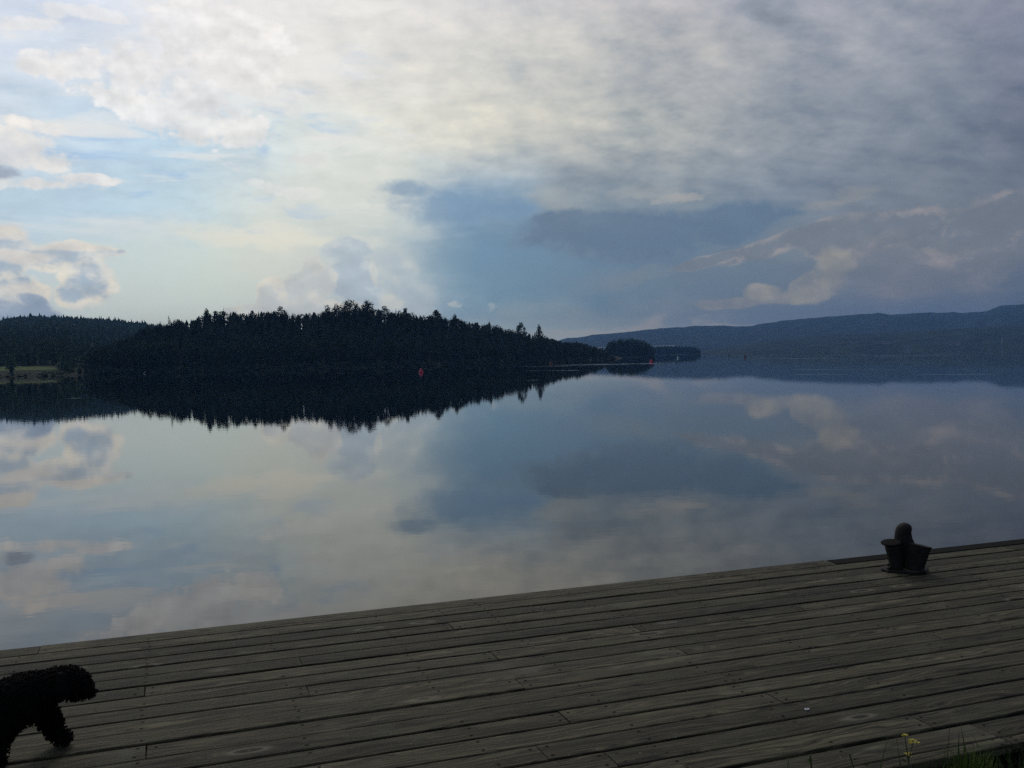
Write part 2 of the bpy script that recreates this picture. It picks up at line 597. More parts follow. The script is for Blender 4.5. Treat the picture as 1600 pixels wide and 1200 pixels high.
scr = smooth(nz(comb(sx * 5.0, sy * 60.0, 0.0), 1.7, 4, .7), .60, .72) * smooth(blot, .42, .6)
wc = mixc(scr * .5, wc, (.24, .225, .19))
speck = smooth(nz(sh, 60.0, 2, .5), .70, .76)
wc = mixc(speck * .55, wc, (.26, .25, .22))
pbsdf(wc, .82, gm * .5 + grain2 * .25 - crack * .9 - knot * .3, .55, .004, .25)

M_beam = plain('dark_beam', (.014, .013, .011), .95, .4, 6, spec=.08)
M_iron = plain('rusty_iron', (.012, .009, .008), .8, .5, 22, metal=.2, bstr=.6, bdist=.004)
M_ironcap = plain('worn_iron', (.012, .011, .010), .95, .4, 30, metal=.0, spec=.1)
M_stone = plain('quay_stone', (.10, .095, .085), .9, .4, 2)
M_soil = plain('dark_soil', (.018, .018, .012), .98, .5, 4)
M_blade = foliage('grass_blades', (.035, .055, .015))
M_stem = plain('dry_stems', (.07, .075, .03), .9)
M_yellow = plain('yellow_petals', (.42, .36, .03), .7, .3, 40)
M_nail = plain('nail_heads', (.022, .018, .013), .9, .3, 50, spec=.1)
M_red = plain('red_buoy_paint', (.5, .02, .06), .6, .25, 3)
M_dkred = plain('dark_red_buoy_paint', (.12, .008, .012), .6, .25, 3)
M_white = plain('white_paint', (.75, .74, .72), .6, .1, 3)
M_farwhite = plain('weathered_white_wall', (.40, .40, .39), .9, .1, .3)
M_green = plain('dark_green_buoy_paint', (.012, .03, .028), .6, .3, 3)
M_conc = plain('bridge_concrete', (.62, .62, .60), .8, .1, .2)
M_roof = plain('dark_roof', (.06, .05, .05), .8, .3, 1)
M_glassw = plain('window_glass', (.03, .035, .04), .2, .2, 1)

# ------------------------------------------------------------------ lake and lake bed
WATER = 6500
nseg = 8
vs, fs = [], []
me = mesh_of('water', [(-WATER, -WATER, 0), (WATER, -WATER, 0), (WATER, WATER, 0), (-WATER, WATER, 0)], [(0, 1, 2, 3)], M_water)
tag(link('lake_water', me), 'calm lake mirroring the clouds and the wooded island', kind='structure')


# ------------------------------------------------------------------ terrain
def interp(tab, x):
    if x <= tab[0][0]:
        return tab[0][1]
    for (a, va), (b, vb) in zip(tab, tab[1:]):
        if x <= b:
            t = (x - a) / (b - a)
            return va + (vb - va) * t
    return tab[-1][1]


def horizon(px):
    return 573.0 - .02125 * px


def px_az(px):
    d = ray(px, horizon(px))
    return math.atan2(d.x, d.y)


def polar(px, D):
    a = px_az(px)
    return D * math.sin(a), D * math.cos(a)


def terrain(name, pxs, ring_fn, mat, label):
    """ring_fn(px) -> list of (distance, height) from the shore to the back"""
    vs, fs = [], []
    n = None
    for px in pxs:
        ring = ring_fn(px)
        n = len(ring)
        for D, z in ring:
            x, y = polar(px, D)
            vs.append((x, y, z))
    for i in range(len(pxs) - 1):
        for k in range(n - 1):
            a = i * n + k
            fs.append((a, a + n, a + n + 1, a + 1))
    o = link(name, mesh_of(name, vs, fs, mat, True))
    tag(o, label, kind='structure')
    return o


# --- island
SHORE = [(110, 488), (140, 500), (225, 505), (345, 520), (550, 522), (700, 560), (843, 640), (900, 720), (945, 800), (975, 880)]
TOPY = [(110, 575), (140, 552), (170, 540), (200, 527), (235, 514), (262, 506), (280, 503), (300, 501), (325, 492), (350, 488), (400, 488), (440, 486), (470, 491), (500, 487), (530, 483), (550, 479), (580, 478),
        (600, 483), (630, 486), (660, 493), (685, 491), (710, 496), (740, 502), (765, 503), (790, 512), (815, 518), (843, 522), (855, 525), (880, 533), (905, 534), (925, 539), (945, 545), (960, 551), (975, 558)]


def isl(px):
    S = interp(SHORE, px)
    ridge = S + 75
    yt = interp(TOPY, px)
    ztop = CAM_Z + (horizon(px) - yt) / F * ridge
    th = min(13.0, max(3.0, ztop * .62))
    return S, ridge, max(.4, ztop - th), th


def island_ground(px, D):
    S, Rg, zr, th = isl(px)
    if D < S:
        return -1.0
    t = (D - S) / (Rg - S)
    if t < 1:
        return .5 * min(1, t * 12) + zr * (t ** 1.3)
    t2 = (D - Rg) / 120
    return max(-1.0, (zr + .5) * (1 - t2 ** 1.5 * .98) - max(0, t2 - .9) * 8)


def island_ring(px):
    S = interp(SHORE, px)
    out = []
    for k, dd in enumerate((-3, 0, 2, 6, 15, 30, 45, 60, 75, 95, 125, 160, 195, 215)):
        z = -1.0 if k == 0 else island_ground(px, S + dd) + (mnoise.noise(Vector((px * .05, dd * .05, 3))) * .8 if 2 < k < 12 else 0)
        if k == 1:
            z = -.05
        out.append((S + dd + mnoise.noise(Vector((px * .07, 0, 0))) * 2.5, z))
    return out


terrain('island_ground', list(range(108, 978, 8)), island_ring, M_turf, 'dark forest floor of the wooded island')

# --- left mainland: meadow strip, near wood and hill
LEFT_TOP = [(-700, 512), (-300, 516), (-120, 508), (0, 505), (50, 500), (90, 499.5), (130, 501), (180, 503), (230, 507), (265, 511), (330, 520), (450, 535), (560, 552), (620, 566)]


def left_ring(px):
    S = 490 + (max(0, px - 100)) * 2.0
    zt = max(1.0, CAM_Z + (horizon(px) - interp(LEFT_TOP, px)) / F * 1500 - 8)
    out = [(S - 4, -1), (S, -.05), (S + 5, .6), (S + 26, 2.5), (S + 110, 5)]
    for t in (.2, .35, .5, .65, .8, .9, 1.0):
        D = S + 110 + (1500 - S - 110) * t
        n = mnoise.noise(Vector((px * .012, t * 5, 1))) * 6 * (1 - t)
        out.append((D, 5 + (zt - 5) * t ** 1.15 + n))
    out += [(1750, zt * .8), (2300, -2)]
    return out


terrain('left_hill', list(range(-900, 621, 20)), left_ring, M_turf, 'low wooded hill behind the left shore')

# meadow strips on the left shore: thin turf sheets lying on the bank
def patch(name, x0, x1, d0, d1, mat, label):
    vs, fs = [], []
    xs = [x0 + (x1 - x0) * i / 14 for i in range(15)]
    for i, px in enumerate(xs):
        rg = left_ring(px)
        wob = 1 + .25 * mnoise.noise(Vector((px * .09, 2, d0)))
        edge = math.sin(math.pi * min(1, max(0, i / 14))) ** .35
        for D in (d0, d0 + (d1 - d0) * wob * max(.15, edge)):
            S = 490 + max(0, px - 100) * 2.0
            z = interp(rg, S + D) + .12
            x, y = polar(px, S + D)
            vs.append((x, y, z))
    for i in range(14):
        a = i * 2
        fs.append((a, a + 2, a + 3, a + 1))
    o = link(name, mesh_of(name, vs, fs, mat))
    tag(o, label, kind='structure')


patch('meadow', -160, 97, 28, 105, M_meadow, 'pale green shore meadow left of the island')
patch('meadow', 114, 134, 30, 112, M_meadow, 'small pale meadow patch beside the island')

# --- far right ridges
RFAR = [(700, 553), (800, 548), (880, 530), (930, 523.5), (1000, 517), (1040, 513), (1100, 509.5), (1170, 511), (1220, 503), (1280, 498.5), (1340, 494.5), (1370, 493), (1400, 495), (1470, 492.5), (1500, 494),
        (1540, 492), (1562, 485), (1600, 482.5), (1700, 480), (1900, 488), (2300, 470), (2900, 490)]
RNEAR = [(1090, 549), (1150, 540), (1220, 530), (1300, 524), (1400, 521), (1500, 516), (1600, 512), (1750, 508), (2100, 515), (2900, 500)]


def ridge_ring(tab, D0, D1):
    def fn(px):
        zt = CAM_Z + (horizon(px) - interp(tab, px)) / F * D1
        zt += mnoise.fractal(Vector((px * .05, D0 * .01, 0)), 1, 2, 5) * D1 * .0011
        out = [(D0 - 20, -1), (D0, 0)]
        for k in range(1, 13):
            t = k / 12
            n = mnoise.fractal(Vector((px * .013, t * 3, D0)), 1, 2, 4) * 22 * math.sin(math.pi * t) * min(1, zt / 100)
            out.append((D0 + (D1 - D0) * t, max(1, zt * t ** .8 + n)))
        out += [(D1 + 250, max(-1, zt * .6)), (D1 + 600, -1)]
        return out
    return fn


terrain('far_ridge', list(range(690, 2600, 9)), ridge_ring(RFAR, 3800, 5600), M_hill, 'long blue ridge across the lake')
terrain('near_ridge', list(range(1084, 2600, 9)), ridge_ring(RNEAR, 2600, 3300), M_hill, 'darker wooded slope on the far right shore')


# ------------------------------------------------------------------ trees
def conifer_parts(h, w, seed, tiers=15, br=8, bare=.08):
    r = random.Random(seed)
    t = MB()
    t.lathe([(h * .014 + .05, -.6), (h * .010 + .03, h * .5), (.03, h * .97)], 6)
    c = MB()
    for k in range(tiers):
        f = k / (tiers - 1)
        z = h * (bare + (.99 - bare) * f)
        rad = w * .5 * (1 - f) ** .8 * r.uniform(.75, 1.15) + .12
        for b in range(max(4, int(br * (1 - .4 * f)))):
            a = r.uniform(0, 2 * math.pi)
            L = rad * r.uniform(.65, 1.15)
            wd = L * r.uniform(.28, .42) + .1
            dv = Vector((math.cos(a), math.sin(a), 0))
            sd = Vector((-dv.y, dv.x, 0)) * wd
            tip = dv * L + Vector((0, 0, z - L * r.uniform(.15, .45)))
            top = Vector((0, 0, z + h * .035))
            mid = dv * L * .6 + Vector((0, 0, z - L * .1))
            c.add([top, mid + sd, tip, mid - sd, mid + Vector((0, 0, -wd * .9))], [(0, 1, 2), (0, 2, 3), (1, 4, 2), (3, 2, 4), (0, 4, 1)])
    c.add([(-.09, 0, h * .94), (.09, 0, h * .94), (0, 0, h * 1.03), (0, .1, h * .93)], [(0, 1, 2), (1, 3, 2), (3, 0, 2)])
    return t, c


def leafy_parts(h, w, seed, bare=.3, lobes=9, leaves=85, leaf=.5, flat_=.8, rnd_=.62):
    r = random.Random(seed)
    t = MB()
    lean = Vector((r.uniform(-.05, .05), r.uniform(-.05, .05), 1))
    pts = [lean * 0 + Vector((0, 0, -.6)), lean * h * .35, lean * h * .7, lean * h * .92]
    t.tube(pts, [h * .017 + .05, h * .013 + .03, h * .008, .03], 6)
    c = MB()
    for k in range(lobes):
        f = (k + .5) / lobes
        z = h * (bare + (1 - bare) * f * .92)
        prof = math.sin(math.pi * min(1, .2 + f * rnd_)) ** .6
        off = w * .32 * prof
        a = k * 2.4 + r.uniform(-.5, .5)
        ctr = Vector((math.cos(a) * off, math.sin(a) * off, z)) + lean * 0
        if k == lobes - 1:
            ctr = Vector((0, 0, h * .93))
        rad = w * r.uniform(.24, .36) * (.5 + .5 * prof)
        t.tube([Vector((0, 0, max(h * .2, z - rad * 1.4))), ctr], [.05 + h * .004, .03], 4)
        for _ in range(leaves):
            d = Vector((r.gauss(0, 1), r.gauss(0, 1), r.gauss(0, 1))).normalized()
            p = ctr + Vector((d.x, d.y, d.z * flat_)) * rad * r.uniform(.55, 1.12)
            q = Vector((r.gauss(0, 1), r.gauss(0, 1), r.gauss(0, 1))).normalized()
            s1 = q.cross(d).normalized() * leaf * r.uniform(.5, 1)
            s2 = q * leaf * r.uniform(.4, .9)
            c.add([p - s1, p + s2, p + s1, p - s2 * .8], [(0, 1, 2, 3)])
    return t, c


PROTO = {}
for i in range(4):
    t, c = conifer_parts(1, 1, 1)  # placeholder to keep seeds tidy
kinds = {
    'spruce': [conifer_parts(15, w, 20 + i) for i, w in enumerate((4.4, 5.2, 3.8, 4.8))],
    'pine': [leafy_parts(15, w, 40 + i, .42, 8, 80, .42, .7) for i, w in enumerate((4.6, 5.4, 4.0))],
    'birch': [leafy_parts(14, w, 60 + i,   .14, 14, 100, .42, .95) for i, w in enumerate((6.0, 7.0, 5.2))],
}
mats = {'spruce': M_con, 'pine': M_pine, 'birch': M_leaf}
for k, lst in kinds.items():
    PROTO[k] = [(t.mesh(k + '_trunk', M_bark), c.mesh(k + '_crown', mats[k])) for t, c in lst]
BASEH = {'spruce': 15, 'pine': 15, 'birch': 14}


def tree(kind, x, y, z, h, label, group=None, wide=1.0, var=None):
    o = empty(kind + '_tree', (x, y, z), rnd.uniform(0, 6.28))
    s = h / BASEH[kind]
    o.scale = (s * wide, s * wide, s)
    tm, cm = PROTO[kind][rnd.randrange(len(PROTO[kind])) if var is None else var]
    link('trunk', tm, o)
    link('crown', cm, o)
    tag(o, label, 'tree', group)
    return o


# standing out against the sky, from left to right
def skyline(px, ytop, dd, kind, label, wide=1.0, var=None, htree=None):
    S = interp(SHORE, px)
    D = S + dd
    g = island_ground(px, D)
    zt = CAM_Z + (horizon(px) - ytop) / F * D
    x, y = polar(px, D)
    h = zt - g
    if htree:
        h = htree
        g = zt - h
    tree(kind, x, y, g - .1, h, label, None, wide, var)


SPECIAL = [
    (266, 498, 70, 'spruce', 'pointed spruce where the left hill meets the island ridge', 1.7, 0),
    (325, 487, 72, 'birch', 'rounded tree crown on the left shoulder of the island ridge', .8, 0),
    (352, 484, 72, 'spruce', 'thin spruce just right of the rounded crown on the left shoulder', .8, 1),
    (441, 480.5, 74, 'pine', 'small bushy pine rising above the flat left half of the ridge', 1.0, 0),
    (513, 480, 76, 'birch', 'round crowned tree left of the two highest crowns', .8, 1),
    (528, 477, 76, 'birch', 'round crown touching the left one of the two highest crowns', .9, 0),
    (549, 471.5, 78, 'birch', 'broad crowned tree, left of the two highest on the island', 1.6, 1),
    (576, 471, 78, 'birch', 'tall crowned tree, right of the two highest on the island', 1.4, 0),
    (603, 478.5, 78, 'pine', 'ragged open pine just right of the highest crowns', 1.2, 1),
    (635, 481, 76, 'pine', 'loose crowned pine halfway down the right side of the ridge', 1.3, 2),
    (683, 484.5, 74, 'birch', 'bushy crown standing clear on the right slope of the ridge', 1.5, 2),
    (712, 492, 74, 'birch', 'low rounded tree right of the bushy crown on the slope', .9, 0),
    (766, 499, 70, 'spruce', 'paired spruce top low on the right slope of the ridge', .8, 3),
    (815, 504, 22, 'birch', 'tall shoreline tree with leafy top, left one of the pair near the tip', .72, 2),
    (843, 508.5, 18, 'birch', 'tall narrow tree, right one of the pair near the tip', .55, 0),
]
for (px, yt, dd, kd_, lb, wd, vr) in SPECIAL:
    skyline(px, yt, dd, kd_, lb, wd, vr)

n_ind = 0
px = 142.0
while px < 955:
    S, Rg, zr, th = isl(px)
    yt = interp(TOPY, px)
    kind = rnd.choices(['spruce', 'pine', 'birch'], [2, 2.4, 5.0] if px < 480 else ([1.2, 3, 5] if px < 800 else [1, 1, 6]))[0]
    dd = 75 + rnd.uniform(-14, 8)
    D = S + dd
    g = island_ground(px, D)
    zt = CAM_Z + (horizon(px) - yt) / F * D
    h = max(3.0, (zt - g) * rnd.uniform(.84, .99) + rnd.choice((0, 0, 0, 0, 1.4)))
    x, y = polar(px, D)
    nm = {'spruce': 'spruce', 'pine': 'pine', 'birch': 'leafy tree'}[kind]
    tree(kind, x, y, g - .1, h, 'dark %s in the row along the crest of the island' % nm, '%s crowns along the island crest' % nm, rnd.uniform(.65, .95) if kind == 'birch' else rnd.uniform(1.1, 1.5))
    n_ind += 1
    px += rnd.uniform(4.5, 7.5) * (1.0 if px < 800 else .75)

px = 141.0
while px < 950:                                       # front row along the waterline
    S, Rg, zr, th = isl(px)
    dd = rnd.uniform(3, 12)
    D = S + dd
    kind = rnd.choices(['spruce', 'pine', 'birch'], [3, 2, 3])[0]
    yt = interp(TOPY, px)
    zcap = (CAM_Z + (horizon(px) - yt) / F * D) * .92
    h = min(rnd.uniform(8, 15), zcap)
    x, y = polar(px, D)
    nm = {'spruce': 'spruce', 'pine': 'pine', 'birch': 'leafy tree'}[kind]
    if h > 2:
        tree(kind, x, y, island_ground(px, D) - .1, h, 'dark %s in the front row on the island shore' % nm, '%s row on the island shore' % nm)
        n_ind += 1
    px += rnd.uniform(8, 12)


# fill of the wood, which reads as one mass
def forest_mass(name, spots, label, mat, tiers=6, br=5):
    """spots: (x, y, z, h, w)"""
    b = MB()
    r = random.Random(len(spots))
    for (x, y, z, h, w) in spots:
        conic = r.random() < .6
        for k in range(tiers):
            f = k / tiers
            rad = w * .5 * ((1 - f) ** .8 if conic else math.sin(math.pi * min(1, .25 + f * .7)) ** .6) * r.uniform(.8, 1.15)
            zz = z + h * (.08 + .88 * f)
            a0 = r.uniform(0, 6.28)
            dzv = h / tiers * (1.5 if conic else 1.3)
            ring = []
            for q in range(br):
                a = a0 + q * 2 * math.pi / br
                rr2 = rad * r.uniform(.6, 1.25)
                ring.append((x + math.cos(a) * rr2, y + math.sin(a) * rr2, zz - r.uniform(0, .25) * dzv))
            top = (x + r.uniform(-.1, .1) * w, y, zz + dzv)
            b.add(ring + [top], [(q, (q + 1) % br, br) for q in range(br)] + [tuple(range(br))])
    o = link(name, b.mesh(name, mat))
    tag(o, label, kind='stuff', cat='forest')
    return o


spots = []
r2 = random.Random(5)
for i in range(1500):
    px = r2.uniform(134, 950)
    S, Rg, zr, th = isl(px)
    dd = r2.uniform(5, 105)
    D = S + dd
    g = island_ground(px, D)
    zcap = CAM_Z + (horizon(px) - interp(TOPY, px) - 2) / F * D
    h = min(r2.uniform(9, 14), zcap - g)
    if h < 2:
        continue
    x, y = polar(px, D)
    spots.append((x, y, g, h, r2.uniform(3, 5)))
forest_mass('island_forest', spots, 'dense dark wood filling the island behind its shore trees', M_con, 6, 6)

# undergrowth along the waterline of the island
spots = []
for i in range(420):
    px = r2.uniform(122, 965)
    S = interp(SHORE, px)
    D = S + r2.uniform(0, 5)
    x, y = polar(px, D)
    spots.append((x, y, -.1, r2.uniform(1.2, 4.0), r2.uniform(2.0, 4.5)))
forest_mass('shore_bushes', spots, 'low bushes along the waterline of the island', M_con, 3, 6)

# left shore wood and hill wood
spots = []
for i in range(1200):
    px = r2.uniform(-260, 330)
    S = 490 + max(0, px - 100) * 2.0
    D = S + 100 + 480 * r2.random() ** 1.5
    z = interp(left_ring(px), D)
    x, y = polar(px, D)
    spots.append((x, y, z, r2.uniform(8, 15), r2.uniform(3, 5.5)))
for i in range(60):
    px = r2.choice((r2.uniform(-260, -120), r2.uniform(94, 115), r2.uniform(12, 22), r2.uniform(96, 150)))
    S = 490 + max(0, px - 100) * 2.0
    D = S + r2.uniform(6, 100)
    z = interp(left_ring(px), D)
    x, y = polar(px, D)
    spots.append((x, y, z, r2.uniform(4, 9), r2.uniform(3, 5)))
for i in range(170):
    px = r2.uniform(-260, 140)
    D = 490 + max(0, px - 100) * 2.0 + r2.uniform(-.5, 14)
    x, y = polar(px, D)
    spots.append((x, y, -.1 + max(0, D - 496) * .09, r2.uniform(.8, 1.8), r2.uniform(2, 4)))
forest_mass('shore_forest', spots, 'mixed green wood behind the meadow on the left shore', M_far, 5, 6)
spots = []
for i in range(5200):
    px = r2.uniform(-420, 600)
    D = r2.uniform(1000, 1530) if i % 4 else r2.uniform(1480, 1520)
    z = interp(left_ring(px), D)
    x, y = polar(px, D)
    spots.append((x, y, z - 1, r2.uniform(5, 8.5) + (r2.random() < .05) * 3, r2.uniform(5, 9)))
forest_mass('hill_forest', spots, 'distant forest covering the hill behind the left shore', M_far, 3, 5)

# islet and the far point, each with its own trees
def islet(name, xs, D0, D1, hz, label):
    def fn(px):
        t = (px - xs[0]) / (xs[1] - xs[0])
        e = max(0, math.sin(math.pi * t)) ** .4
        m = (D0 + D1) / 2
        hw = (D1 - D0) / 2 * e
        return [(m - hw - 3, -1), (m - hw, 0), (m - hw * .6, hz * e), (m, hz * 1.6 * e), (m + hw * .6, hz * e), (m + hw, 0), (m + hw + 3, -1)]
    terrain(name, [xs[0] + (xs[1] - xs[0]) * i / 16 for i in range(17)], fn, M_turf, label)


islet('islet_ground', (944, 1026), 1130, 1190, 1.2, 'ground of the round wooded islet')
ITOP = [(945, 548), (950, 536), (960, 532), (975, 530), (990, 529.5), (1000, 532), (1010, 535), (1018, 540), (1024, 550)]
for i in range(30):
    px = 949 + (1021 - 949) * ((i % 15) + .5) / 15 + rnd.uniform(-1.5, 1.5)
    D = 1143 if i < 15 else 1165
    yt = interp(ITOP, px) + (3 if i < 15 else 0) + rnd.uniform(-.6, 1.2)
    h = (CAM_Z + (horizon(px) - yt) / F * D + 2.5)
    x, y = polar(px, D)
    tree('birch', x, y, -2.5, h, 'dark leafy tree crowded on the round islet right of the island', 'trees crowded on the round islet', 1.1)
islet('point_ground', (1000, 1100), 1960, 2060, 1.5, 'ground of the far wooded point')
PTOP = [(1000, 543), (1020, 541.5), (1060, 541), (1080, 541.5), (1088, 543), (1094, 547), (1098, 551)]
for i in range(34):
    px = 1004 + (1095 - 1004) * ((i % 17) + .5) / 17 + rnd.uniform(-1.5, 1.5)
    D = 1985 if i < 17 else 2020
    yt = interp(PTOP, px) + rnd.uniform(-.5, 1.0)
    h = max(5, CAM_Z + (horizon(px) - yt) / F * D + 2.0)
    x, y = polar(px, D)
    tree('birch', x, y, -2.0, h, 'leafy tree on the far point beyond the islet', 'trees on the far wooded point', 1.35)

# ------------------------------------------------------------------ bridge, houses and tower far off
br = empty('road_bridge', (*polar(985, 2300), 0))
tag(br, 'long pale road bridge showing between the islet and the far point', 'bridge')
a0, a1 = polar(895, 2650), polar(1052, 2350)
zb = CAM_Z + 10.2 / F * 2300
dv = Vector((a1[0] - a0[0], a1[1] - a0[1], 0))
Lb = dv.length
ang = math.atan2(dv.y, dv.x)
mid = Vector(((a0[0] + a1[0]) / 2, (a0[1] + a1[1]) / 2, 0))
br.location = mid
br.rotation_euler = (0, 0, ang)
b = MB(); b.box((0, 0, zb), (Lb, 10, 1.6)); link('road_deck', b.mesh('deck', M_conc), br)
for s in (-1, 1):
    b = MB(); b.box((0, s * 4.8, zb + 1.4), (Lb, .25, 1.1)); link('railing', b.mesh('railing', M_white), br)
pm = MB(); pm.box((0, 0, (zb - .8) / 2 - 1), (2.2, 8, zb - .8 + 2)); pm = pm.mesh('pier', M_conc)
for k in range(8):
    link('pier', pm, br, (-Lb / 2 + Lb * (k + .5) / 8, 0, 0))


def ground_far(px, D):
    return interp(ridge_ring(RNEAR, 2600, 3300)(px), D)


def house(px, D, z, L, W, H, label, cat='house'):
    x, y = polar(px, D)
    o = empty('lakeside_house', (x, y, z), -px_az(px))
    tag(o, label, cat)
    b = MB(); b.box((0, 0, H / 2 - 1), (L, W, H + 2)); link('wall', b.mesh('wall', M_farwhite), o)
    b = MB()
    b.add([(-L / 2 - .6, -W / 2 - .6, H), (L / 2 + .6, -W / 2 - .6, H), (L / 2 + .6, W / 2 + .6, H), (-L / 2 - .6, W / 2 + .6, H), (-L / 2, 0, H + W * .3), (L / 2, 0, H + W * .3)],
          [(0, 1, 5, 4), (2, 3, 4, 5), (1, 2, 5), (3, 0, 4), (3, 2, 1, 0)])
    link('roof', b.mesh('roof', M_roof), o)
    wm = MB(); wm.box((0, 0, 0), (1.6, .12, 1.8)); wm = wm.mesh('window', M_glassw)
    k = max(2, int(L / 5))
    for i in range(k):
        link('window', wm, o, (-L / 2 + L * (i + .5) / k, -W / 2 - .05, H * .5))


def far_z(px, y):
    return CAM_Z + (horizon(px) - y) / F * 3250


for (px, yb, L, H, lb) in ((1382, 538.2, 30, 5.5, 'long white building, widest pale spot on the far right shore'),
                           (1369, 538.0, 10, 4, 'small pale house left of the long white building'),
                           (1486, 539.6, 9, 5, 'pale house, left of a close pair on the far shore'),
                           (1496, 540.0, 11, 5, 'pale house, right of a close pair on the far shore'),
                           (1418, 544.4, 14, 4, 'low pale shed close to the water on the far shore')):
    D = 2700
    # stand on the slope at the right height
    z = max(.5, CAM_Z + (horizon(px) - yb) / F * D)
    fn = ridge_ring(RNEAR, 2600, 3300)(px)
    D = next((2600 + i * 3 for i in range(160) if interp(fn, 2600 + i * 3) >= z), 2650)
    house(px, D, interp(fn, D), L, 8, H, lb, 'house')
fn = ridge_ring(RNEAR, 2600, 3300)(1566)
zt = 8.0
D = next((2600 + i * 3 for i in range(160) if interp(fn, 2600 + i * 3) >= zt), 2650)
TS = .72
tw = empty('water_tower', (*polar(1566, D), interp(fn, D)))
tag(tw, 'slim white tower on the far shore near the right edge', 'tower')
b = MB(); b.lathe([(1.8, -2), (1.4, 13), (1.7, 13.2), (1.7, 14.6)], 14); link('shaft', b.mesh('shaft', M_farwhite), tw)
b = MB(); b.lathe([(1.85, 14.6), (.2, 16.2)], 14); link('roof', b.mesh('roof', M_roof), tw)

# ------------------------------------------------------------------ buoys
def diamond_buoy(px, py, hgt, label, mat, matw, tilt=0.0):
    p = on_plane(px, py, 0)
    o = empty('buoy', (p.x, p.y, 0), -math.atan2(p.x, p.y))
    o.rotation_euler[1] = tilt
    b = MB(); b.lathe([(hgt * .20, -.5), (hgt * .58, -.1), (hgt * .60, .12), (hgt * .36, hgt * .5), (hgt * .12, hgt * .92), (.01, hgt)], 12)
    link('body', b.mesh('buoy_body', mat), o)
    if matw:
        b = MB()
        b.tube([(-hgt * .60, -.04, .12), (-hgt * .38, -.06, hgt * .5), (-hgt * .12, -.02, hgt * .94)], hgt * .045, 6)
        link('edge_highlight', b.mesh('strip', M_farwhite), o)  # pale strip stands in for the highlight along the left edge
    tag(o, label, 'buoy')
    return o


diamond_buoy(658, 582, 1.35, 'red conical buoy with a pale edge highlight floating in the island reflection', M_red, M_white)
diamond_buoy(1017.5, 566, 1.6, 'small red buoy at the waterline beside the round islet', M_red, None)
diamond_buoy(861, 569, 1.5, 'tiny dull red buoy below the end of the island', M_dkred, None)


def mark_buoy(px, py, hgt, mat, label, cone=False, pale=False):
    p = on_plane(px, py, 0)
    o = empty('navigation_buoy', (p.x, p.y, 0))
    s = hgt
    b = MB(); b.lathe([(.12 * s, -.4), (.26 * s, -.05), (.28 * s, .28 * s), (.12 * s, .36 * s)], 14)
    link('float', b.mesh('float', mat), o)
    b = MB(); b.lathe([(.10 * s, .34 * s), (.15 * s, .5 * s), (.15 * s, .78 * s), (.04 * s, .98 * s), (.01, s)], 10)
    link('topmark', b.mesh('topmark', mat), o)
    if pale:
        b = MB(); b.lathe([(.29 * s, .02), (.295 * s, .16 * s), (.285 * s, .17 * s)], 14)
        link('pale_band', b.mesh('band', M_white), o)
    tag(o, label, 'buoy')


mark_buoy(1164, 559.0, 2.5, M_dkred, 'dark red navigation buoy, the larger of two on open water')
mark_buoy(1139, 556.0, 2.4, M_green, 'dark green navigation buoy, the smaller of two on open water')
p = on_plane(1059, 560, 0)
b = MB(); b.lathe([(.1, -.4), (.6, -.1), (.62, .5), (.3, 1.2), (.05, 1.5)], 12)
tag(link('float_buoy', b.mesh('float_buoy', M_white), None, (p.x, p.y, 0)), 'tiny white float in front of the far wooded point', 'buoy')

# pale leaning driftwood log on the island shore
p = on_plane(224, 583.5, 0)
b = MB(); b.tube([(0, 0, -.3), (.3, 0, .3), (.9, .2, .8), (1.2, .2, .9)], [.11, .10, .08, .05], 7)
tag(link('driftwood', b.mesh('driftwood', M_white), None, (p.x, p.y, 0)), 'pale bent branch sticking up from the water by the left shore', 'driftwood')

# ------------------------------------------------------------------ quay and deck
# plank direction: vanishing point far right of the frame
eL, eR = on_plane(0, 1017, DECK_Z), on_plane(1600, 842, DECK_Z)
pd = (eR - eL).normalized()
pd.z = 0
qd = Vector((-pd.y, pd.x, 0))               # towards the lake
DA = math.atan2(pd.y, pd.x)
ROT = Matrix.Rotation(DA, 4, 'Z')


def pq(v):
    return v.x * pd.x + v.y * pd.y, v.x * qd.x + v.y * qd.y


def pxpq(px, py, z=DECK_Z):
    return pq(on_plane(px, py, z))


def wpos(p, q, z):
    return Vector((pd.x * p + qd.x * q, pd.y * p + qd.y * q, z))


PITCH_Q = .1487
q_edge = pxpq(800, 928.5)[1]
q_first = pxpq(760, 943.8)[1]               # gap between the edge board and the first plank row
q_last = q_first - 17 * PITCH_Q
print('edge', q_edge, 'first', q_first, 'last', q_last, 'ang', math.degrees(DA))
P0, P1 = -9.5, 16.0
deck = empty('wooden_deck', (0, 0, DECK_Z), DA)
tag(deck, 'weathered grey plank deck of the quay beside the lake', 'deck')


def plank_mesh(L, W, T, r):
    """plank lying along local x, top at z=0, with eased edges and slight cup"""
    e = .004
    cup = r.uniform(-.0012, .0022)
    prof = [(-W / 2, -T), (-W / 2, -e), (-W / 2 + e, -.0005), (-W / 6, cup), (W / 6, cup), (W / 2 - e, -.0005), (W / 2, -e), (W / 2, -T)]
    n = len(prof)
    xs = [-L / 2, L / 2]
    skew = r.uniform(-.003, .003)
    vs = [(x + skew * (y / W), y, z) for x in xs for (y, z) in prof]
    fs = [(i, (i + 1) % n, n + (i + 1) % n, n + i) for i in range(n)] + [tuple(range(n))[::-1], tuple(range(n, 2 * n))]
    return mesh_of('plank', vs, fs, M_wood)


